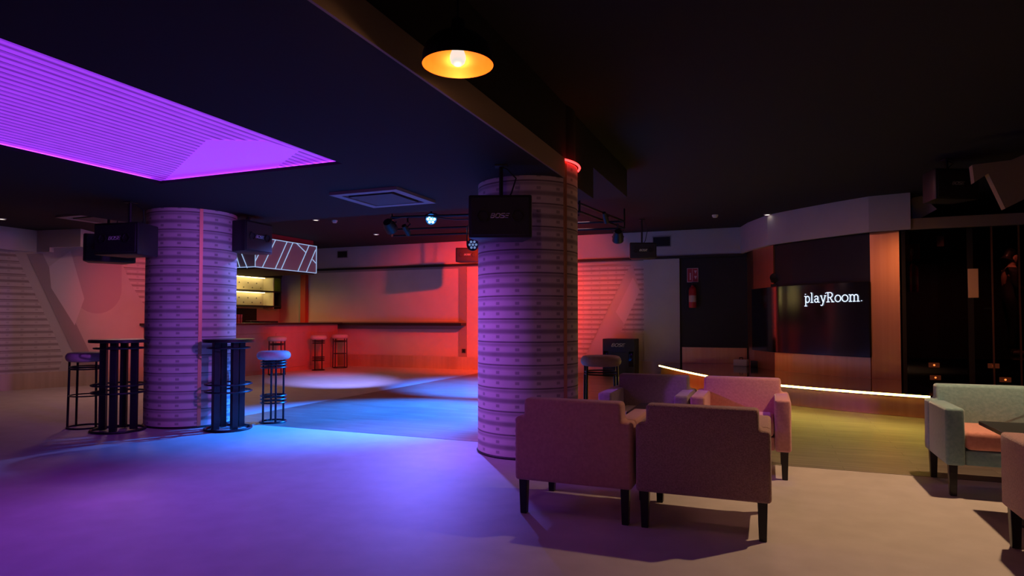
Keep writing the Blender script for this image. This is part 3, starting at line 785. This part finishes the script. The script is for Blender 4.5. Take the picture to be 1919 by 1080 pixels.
for px, py, z, lab in ((592, 413, Z_HI, 'tiny lit downlight near the neon canopy'), (1438, 403, Z_HI, 'tiny downlight above the stage'), (705, 440, Z_HI, 'tiny dim downlight left of the stage lights'), (3, 411, Z_MID, 'bright downlight at the left edge of the ceiling'), (199, 430, Z_MID, 'tiny downlight above the second loudspeaker')):
    v = onZ(px, py, z - .012); e = empty('downlight', v, 0, lab, 'ceiling light')
    MB().lathe([(.05, -.004), (.062, 0), (.062, .012)], 24).build('rim', M_white, e)
    MB().lathe([(0, .004), (.05, .004)], 24).build('lens', E_dl, e)
for px, py, lab in ((627, 415, 'reddish smoke detector on the ceiling beside the neon canopy'), (1340, 405, 'smoke detector on the ceiling before the stage')):
    v = onZ(px, py, Z_HI - .02); o = MB().lathe([(0, -.035), (.035, -.03), (.055, 0), (.055, .02)], 24).build('smoke_detector', M_white, loc=v); tag(o, lab, 'smoke detector')
# pendant lamp
pc = onD(858, 122, 2.93)
pen = empty('pendant_lamp', pc, 0, 'black bowl pendant lamp with gold lining and glowing round bulb', 'pendant lamp')
prof = [(.165, 0), (.163, .045), (.150, .085), (.11, .125), (.06, .150), (.035, .158), (.03, .21), (0, .215)]
MB().lathe(prof, 56).build('shade', M_leg, pen)
MB().lathe([(.164, .0005), (.160, .045), (.147, .082), (.107, .121), (.058, .146), (0, .150)], 56).build('lining', M_gold, pen)
MB().lathe([(.052, .143), (.052, .132), (.030, .128), (0, .128)], 30).build('lamp_holder', M_gold, pen)
MB().lathe([(0, -.005), (.018, -.002), (.031, .010), (.037, .028), (.036, .045), (.027, .070), (.017, .085), (.015, .128)], 28).build('bulb', E_bulb, pen)
MB().tube([(0, 0, .2), (0, 0, Z_HI - pc.z)], .006, 6).build('cord', M_plas, pen)

# ================================================================ SAFETY THINGS
def extinguisher(p, label):
    e = empty('fire_extinguisher', p, 0, label, 'fire extinguisher')
    MB().lathe([(0, 0), (.07, 0), (.078, .015), (.078, .38), (.06, .43), (.03, .45), (.03, .47), (0, .47)], 24).build('cylinder', M_red, e)
    MB().lathe([(.079, .12), (.079, .26)], 24).build('label_band', mat('ext_label', (.5, .35, .35), .5), e)
    b = MB(); b.tube([(0, 0, .46), (0, 0, .52)], .018, 8); b.box(-.01, .09, -.015, .015, .50, .515); b.box(-.01, .10, -.015, .015, .53, .545); b.build('valve', M_plas, e)
    MB().tube([(-.02, 0, .49), (-.10, -.01, .47), (-.13, -.02, .36), (-.12, -.03, .2), (-.10, -.03, .08)], .011, 8).build('hose', M_plas, e)
    return e
v = onY(1298, 577, YF - .10); extinguisher(v, 'red fire extinguisher hanging under the red sign on the dark far panel')
v = onY(1298, 516, YF - .012)
e = empty('safety_sign', v, 0, 'square red fire sign above the extinguisher on the dark panel', 'sign')
MB().box(-.115, .115, -.006, .006, -.15, .15).build('plate', M_redsign, e, smooth=False)
b = MB(); ms = mat('sign_white_print', (.7, .5, .55), .5)
b.box(-.008, .0, -.009, -.007, -.13, .13); b.prism([Vector((-.06, -.008, -.10)), Vector((-.035, -.008, -.10)), Vector((-.035, -.008, .05)), Vector((-.06, -.008, .05))], (0, -.002, 0))
b.prism([Vector((.03, -.008, .10)), Vector((.09, -.008, .10)), Vector((.06, -.008, .03))], (0, -.002, 0)); b.prism([Vector((.03, -.008, -.02)), Vector((.09, -.008, -.02)), Vector((.06, -.008, -.09))], (0, -.002, 0))
b.box(-.115, .115, -.009, -.007, .14, .15); b.box(-.115, .115, -.009, -.007, -.15, -.14); b.box(-.115, -.105, -.009, -.007, -.15, .15); b.box(.105, .115, -.009, -.007, -.15, .15)
b.build('pictogram', ms, e, smooth=False)
# white power box on the stage
v = onZ(1389, 686, .287); e = empty('power_box', (v.x, v.y, .286), R(-15), 'small white box on the stage deck below the dark far panel', 'box')
MB().box(-.13, .13, -.08, .08, 0, .13).build('case', M_white, e, .008, 2); MB().tube([(-.03, 0, .13), (-.03, 0, .165), (.03, 0, .165), (.03, 0, .13)], .01, 6).build('handle', M_plas, e)
v = onZ(1414, 688, .287); o = MB().box(-.07, .07, -.07, .07, 0, .12).build('black_box', M_plas, None, .01, 2, loc=(v.x, v.y, .286)); tag(o, 'small black box on the stage deck beside the white box', 'box')
# clip lamp on top of the screen
v = onD(1452, 536, 11.7); e = empty('clip_spotlight', v, 0, 'small black spotlight standing on the top left of the curved screen', 'stage light')
MB().box(-.07, .07, -.05, .05, -.02, .03).build('foot', M_plas, e, .005, 1)
MB().lathe([(0, -.08), (.07, -.08), (.085, .06), (.07, .06), (0, .03)], 20, M=Matrix.Translation((0, 0, .13)) @ Matrix.Rotation(R(70), 4, 'X')).build('head', M_plas, e)
MB().tube([(0, 0, .03), (0, 0, .08)], .02, 8).build('stem', M_plas, e)
# wall socket
v = onY(869, 658, YF - .045); e = empty('wall_socket', v, 0, 'small black wall socket on the grey frame near the far corner', 'socket')
MB().box(-.05, .05, -.006, .009, -.05, .05).build('plate', M_plas, e, .003, 1); MB().lathe([(.022, 0), (.022, .004), (0, .004)], 16, M=Matrix.Translation((0, -.006, 0)) @ Matrix.Rotation(PI / 2, 4, 'X')).build('outlet', M_gloss, e)

# ================================================================ RIGHT: GLASS FRONT, CABINET, PERSON
YG = 11.3
MG = bpy.data.materials.new('tinted_glass'); MG.use_nodes = True; nt = MG.node_tree; nt.nodes.clear()
o_ = nt.nodes.new('ShaderNodeOutputMaterial'); tr = nt.nodes.new('ShaderNodeBsdfTransparent'); tr.inputs[0].default_value = (.55, .50, .50, 1)
gl = nt.nodes.new('ShaderNodeBsdfGlossy'); gl.inputs['Roughness'].default_value = .03; gl.inputs[0].default_value = (.9, .85, .85, 1)
fr_ = nt.nodes.new('ShaderNodeFresnel'); fr_.inputs[0].default_value = 1.5; mx = nt.nodes.new('ShaderNodeMixShader')
nt.links.new(fr_.outputs[0], mx.inputs[0]); nt.links.new(tr.outputs[0], mx.inputs[1]); nt.links.new(gl.outputs[0], mx.inputs[2]); nt.links.new(mx.outputs[0], o_.inputs[0])
def gx(px): return onY(px, 600, YG).x
gs = [1.92, gx(1822), gx(1861), gx(1912), 4.6]
for i, (a, c) in enumerate(zip(gs, gs[1:])):
    b = MB(); b.box(a + .012, c - .012, YG, YG + .01, .02, 2.56); pane = struct(b.build('window_%d' % (i + 1) if i != 1 else 'door_1', MG, smooth=False)); door = pane if i == 1 else (door if i > 1 else None)
b = MB()
for x in gs[2:4]: b.box(x - .010, x + .010, YG - .012, YG + .02, 0, 2.57)
struct(b.build('trim_16', M_copper, smooth=False))
b = MB(); b.box(gs[1] - .05, gs[1] + .02, YG - .012, YG + .03, 0, 2.57); b.box(1.90, 1.95, YG - .01, YG + .04, 0, 2.57); struct(b.build('trim_17', M_dark, smooth=False))
b = MB(); b.box(1.9, 5.4, YF, YF + .2, 0, Z_HI); struct(b.build('wall_far.002', M_dark, smooth=False))
cab = empty('drawer_cabinet', (3.2, 11.6, 0), 0, 'long low black drawer cabinet behind glass with small glowing orange plates', 'cabinet')
MB().box(-1.25, 1.9, -.22, 1.9, 0, .62).build('body', M_gloss, cab, smooth=False)
for i in range(6):
    for j in range(2):
        x0 = -1.24 + i * .52
        dr = MB().box(x0 + .01, x0 + .51, -.24, -.22, .03 + j * .29, .30 + j * .29).build('drawer', M_gloss, cab, .004, 1)
for px, py in ((1750.5, 684.5), (1753, 708), (1862, 686), (1884, 712)):
    v = onY(px, py, 11.35) - Vector(cab.location)
    pl_ = MB().box(v.x - .07, v.x + .07, -.258, -.243, v.z - .035, v.z + .035).build('light_plate', E_orangd, cab, .003, 1)
    MB().lathe([(0, .012), (.011, .009), (.014, 0)], 12, M=Matrix.Translation((v.x, -.258, v.z)) @ Matrix.Rotation(PI / 2, 4, 'X')).build('glowing_dot', E_orange, pl_)
# fire things built in the dark alcove to stand for reflections in the glass
v = onY(1711, 548, 12.2); 
e = extinguisher(Vector((v.x, 12.2, v.z)), 'dim red fire extinguisher standing in for a reflection in the dark glass right of the copper column')
MB().box(-.06, .06, .08, 1.9, .1, .3).build('wall_bracket', M_plas, e, smooth=False)
v = onY(1709, 474, 12.2); e = empty('safety_sign', v, 0, 'dim dark red fire sign standing in for a reflection in glass right of the copper column', 'sign')
MB().box(-.11, .11, -.006, .006, -.14, .14).build('plate', mat('sign_red_dim', (.30, .02, .02), .5), e, smooth=False)
MB().lathe([(0, .002), (.03, .002)], 12, M=Matrix.Translation((0, -.008, .01)) @ Matrix.Scale(2.2, 4, (0, 0, 1)) @ Matrix.Rotation(PI / 2, 4, 'X')).build('pictogram', ms, e)
MB().tube([(0, 0, .14), (0, 0, Z_HI - v.z)], .006, 6).build('hanger', M_plas, e)
v = onY(1762, 452, 12.6); e = empty('exit_sign', v, 0, 'tiny pale pictogram sign hanging high behind the dark glass', 'sign')
MB().box(-.05, .05, -.005, .005, -.09, .09).build('plate', mat('sign_grey', (.25, .22, .26), .5), e, smooth=False)
MB().lathe([(0, 0), (.014, 0)], 10, M=Matrix.Translation((.01, -.007, .04)) @ Matrix.Rotation(PI / 2, 4, 'X')).build('pictogram', M_white, e)
MB().tube([(0, 0, .09), (0, 0, Z_HI - v.z)], .005, 6).build('hanger', M_plas, e)
v = onY(1824, 531, YG - .022); e = empty('door_plate', v, 0, 'upright cream plate on the dark glass door frame', 'door plate')
MB().box(-.065, .065, -.0, .02, -.215, .215).build('plate', mat('cream_plate', (.85, .55, .32), .5), e, .004, 1)
v = onY(1851, 578, YG - .03); o = MB().tube([(-.05, 0, 0), (.05, 0, 0)], .012, 8).build('door_handle', M_chrome, door, loc=v)

# person standing on the cabinet-height platform behind the glass, turned to the right
pp = onD(1896, 668, 10.5); base = Vector((pp.x, pp.y, .625))
def skinned(name, pts, edges, mat_, parent, sub=2):
    me = bpy.data.meshes.new(name); me.from_pydata([p[:3] for p in pts], edges, [])
    o = bpy.data.objects.new(name, me); COL.objects.link(o); o.parent = parent
    md = o.modifiers.new('skin', 'SKIN'); md.use_smooth_shade = True
    for i, p in enumerate(pts):
        me.skin_vertices[0].data[i].radius = (p[3], p[4] if len(p) > 4 else p[3])
    me.skin_vertices[0].data[0].use_root = True
    sm = o.modifiers.new('sub', 'SUBSURF'); sm.levels = sub; sm.render_levels = sub
    dg = bpy.context.evaluated_depsgraph_get(); m2 = bpy.data.meshes.new_from_object(o.evaluated_get(dg))
    o.modifiers.clear(); o.data = m2; m2.name = name
    m2.materials.clear(); m2.materials.append(mat_)
    for p in m2.polygons: p.use_smooth = True
    return o
per = empty('person', base, 0, 'person in black clothes standing in profile behind the dark glass', 'person')
bp_ = [(0, 0, .90, .13, .10), (.0, 0, 1.08, .115, .085), (.01, 0, 1.25, .15, .10), (.02, 0, 1.38, .11, .08), (.03, 0, 1.46, .05), (.045, 0, 1.53, .075), (.05, 0, 1.60, .085), (.04, 0, 1.66, .065),
       (.0, -.19, 1.37, .055), (.02, -.22, 1.12, .042), (.16, -.20, 1.0, .035), (.0, .19, 1.37, .055), (.02, .22, 1.12, .042), (.17, .18, 1.02, .035),
       (.0, -.09, .84, .09), (.02, -.10, .48, .06), (-.01, -.10, .09, .042), (.14, -.10, .035, .035), (.0, .09, .84, .09), (.05, .11, .48, .06), (.03, .12, .09, .042), (.18, .12, .035, .035)]
be = [(0, 1), (1, 2), (2, 3), (3, 4), (4, 5), (5, 6), (6, 7), (3, 8), (8, 9), (9, 10), (3, 11), (11, 12), (12, 13), (0, 14), (14, 15), (15, 16), (16, 17), (0, 18), (18, 19), (19, 20), (20, 21)]
body = skinned('body', bp_, be, M_skin, per)
clothes = [(p[0], p[1], p[2], (p[3] + .014), (p[4] if len(p) > 4 else p[3]) + .014) for p in bp_]
ci = [0, 1, 2, 3, 8, 9, 10, 11, 12, 13, 14, 15, 16, 18, 19, 20]
mp_ = {i: k for k, i in enumerate(ci)}
skinned('clothing', [clothes[i] for i in ci], [(mp_[a], mp_[c]) for a, c in be if a in mp_ and c in mp_], M_cloth, per)
skinned('hair', [(.0, 0, 1.64, .08), (.03, 0, 1.70, .07), (.08, 0, 1.71, .045), (-.03, 0, 1.57, .05)], [(0, 1), (1, 2), (0, 3)], M_hair, per)
MB().lathe([(0, .045), (.012, .02), (.016, 0), (0, -.01)], 10, M=Matrix.Translation((.12, 0, 1.575)) @ Matrix.Rotation(R(80), 4, 'Y')).build('nose', M_skin, per)
for s in (-1, 1):
    skinned('shoe', [(-.03, s * .105, .05, .05), (.08, s * .105, .04, .045), (.17, s * .105, .03, .035)] if s < 0 else [(.01, .12, .05, .05), (.12, .12, .04, .045), (.21, .12, .03, .035)], [(0, 1), (1, 2)], M_shoe, per, 1)
    hx, hy, hz = (.16, -.20, 1.0) if s < 0 else (.17, .18, 1.02)
    pts = [(hx, hy, hz, .026, .018), (hx + .07, hy, hz - .005, .034, .016)]; ed = [(0, 1)]
    skinned('hand', pts, ed, M_skin, per, 1)
    for k in range(4):
        yy = hy + (k - 1.5) * .019; ln = (.07, .08, .075, .058)[k]
        skinned('finger', [(hx + .085, yy, hz - .008, .009), (hx + .085 + ln * .55, yy, hz - .016, .0085), (hx + .08 + ln * .85, yy, hz - .045, .0075)], [(0, 1), (1, 2)], M_skin, per, 1)
    skinned('thumb', [(hx + .03, hy - s * .026, hz, .011), (hx + .065, hy - s * .052, hz - .008, .010), (hx + .095, hy - s * .058, hz - .018, .008)], [(0, 1), (1, 2)], M_skin, per, 1)

# ================================================================ LIGHTS
def lamp(kind, name, loc, energy, col, size=.1, aim=None, spot=60, blend=.4, sy=None, spread=None):
    l = bpy.data.lights.new(name, kind); l.energy = energy; l.color = col
    if kind == 'AREA':
        l.size = size
        if sy: l.shape = 'RECTANGLE'; l.size_y = sy
        if spread: l.spread = R(spread)
    else: l.shadow_soft_size = size
    if kind == 'SPOT': l.spot_size = R(spot); l.spot_blend = blend
    o = bpy.data.objects.new(name, l); COL.objects.link(o); o.location = loc
    if aim is not None: o.rotation_euler = (Vector(aim) - Vector(loc)).to_track_quat('-Z', 'Y').to_euler()
    return o
WARM = (1., .60, .33)
lamp('SPOT', 'recessed_lamp', (1.55, 5.4, 3.08), 300, WARM, .04, (1.35, 4.75, 0), 98, .75)
lamp('POINT', 'pendant_bulb_lamp', pc + Vector((0, 0, -.03)), 4.5, (1., .48, .24), .035)
# stage lights, with added fill spots among them
lamp('SPOT', 'blue_par_beam', onD(808, 411, 9.6) + Vector((.02, -.15, -.05)), 1500, (.15, .14, 1.), .06, onZ(690, 835, 0), 46, 1.)
lamp('SPOT', 'blue_floor_beam', (-3.4, 8.8, 2.66), 6500, (.005, .17, 1.), .06, (-4.35, 7.2, 0), 62, .7)
lamp('SPOT', 'blue_floor_beam.001', (-3.4, 9.0, 2.66), 7500, (.005, .16, 1.), .06, (-4.5, 10.2, 0), 58, .8)
lamp('SPOT', 'violet_fill', (-4.1, 3.0, 2.48), 105, (.42, .07, 1.), .5, (-3.3, 2.4, 0), 118, 1.)  # added violet fill below the cove, brightens the armchair backs
lamp('SPOT', 'alcove_fill', (3.3, 12.2, 3.0), 40, (1., .22, .14), .05, (3.4, 12.9, .6), 110, .8)  # added unseen lamp so the figure shows behind the glass
lamp('SPOT', 'violet_floor_beam', onD(735, 428, 10.0), 1900, (.24, .26, .95), .05, onZ(640, 716, 0), 38, .9)
lamp('SPOT', 'red_wall_beam', onD(1000, 425, 11.2), 3000, (1., .035, .004), .05, (-6.0, YF, 1.55), 68, 1.)
lamp('SPOT', 'red_wall_beam.001', onD(1060, 425, 10.9), 600, (1., .085, .01), .05, (-4.4, YF, 1.8), 60, .9)
lamp('SPOT', 'red_bar_beam', onD(764, 436, 10.0), 1000, (1., .01, .015), .05, (-10.4, 12.9, .35), 32, .9)
lamp('SPOT', 'red_left_beam', onD(500, 440, 8.6), 500, (1., .04, .06), .05, onL(285, 570), 34, .9)
lamp('SPOT', 'blue_pillar_beam', onD(700, 430, 9.6), 320, (.15, .24, 1.), .05, (-6.1, 5.6, 1.4), 30, .6)
lamp('SPOT', 'violet_pillar_beam', onD(870, 330, 4.0), 220, (.50, .12, 1.), .05, (-6.3, 5.4, 1.2), 45, .9)
lamp('SPOT', 'violet_pillar_beam.001', (-4.9, 3.6, 2.40), 330, (.46, .11, 1.), .05, (-2.3, 5.3, .7), 40, .9)
lamp('SPOT', 'stage_warm_fill', (.6, 7.6, 3.05), 100, (1., .38, .14), .05, (2.3, 11.3, 1.0), 44, 1.)  # added warm spot to brighten the copper pilaster and door plate
sc = bpy.context.scene
w = bpy.data.worlds.new('world'); sc.world = w; w.use_nodes = True
w.node_tree.nodes['Background'].inputs[0].default_value = (.3, .2, .3, 1); w.node_tree.nodes['Background'].inputs[1].default_value = .02
# soft unseen fill lamps added under the ceiling for the low general level
for (x, y, z, en, col) in ((-9.5, 7.2, Z_MID - .03, 40, (1., .52, .46)), (-8.3, 11.5, Z_HI - .03, 6, (1., .55, .3)), (-3.2, 11.0, Z_HI - .03, 4, (.9, .5, .6)), (0, 9.3, Z_HI - .03, 16, (1., .38, .38)), (-12.0, 12.4, 2.25, 10, (1., .75, .25))):
    lamp('AREA', 'ceiling_fill', (x, y, z), en, col, .5, (x, y, 0))

cam = bpy.data.cameras.new('camera'); cam.sensor_width = 36; cam.lens = F / 1919 * 36; cam.shift_y = (CY0 - 540) / 1919; cam.clip_start = .05
co = bpy.data.objects.new('camera', cam); COL.objects.link(co); co.location = (0, 0, H); co.rotation_euler = (PI / 2 + PITCH, 0, YAW)
sc.camera = co
sc.view_settings.view_transform = 'Standard'; sc.view_settings.look = 'None'; sc.view_settings.gamma = 1; sc.view_settings.exposure = 0
sc.view_settings.use_curve_mapping = False
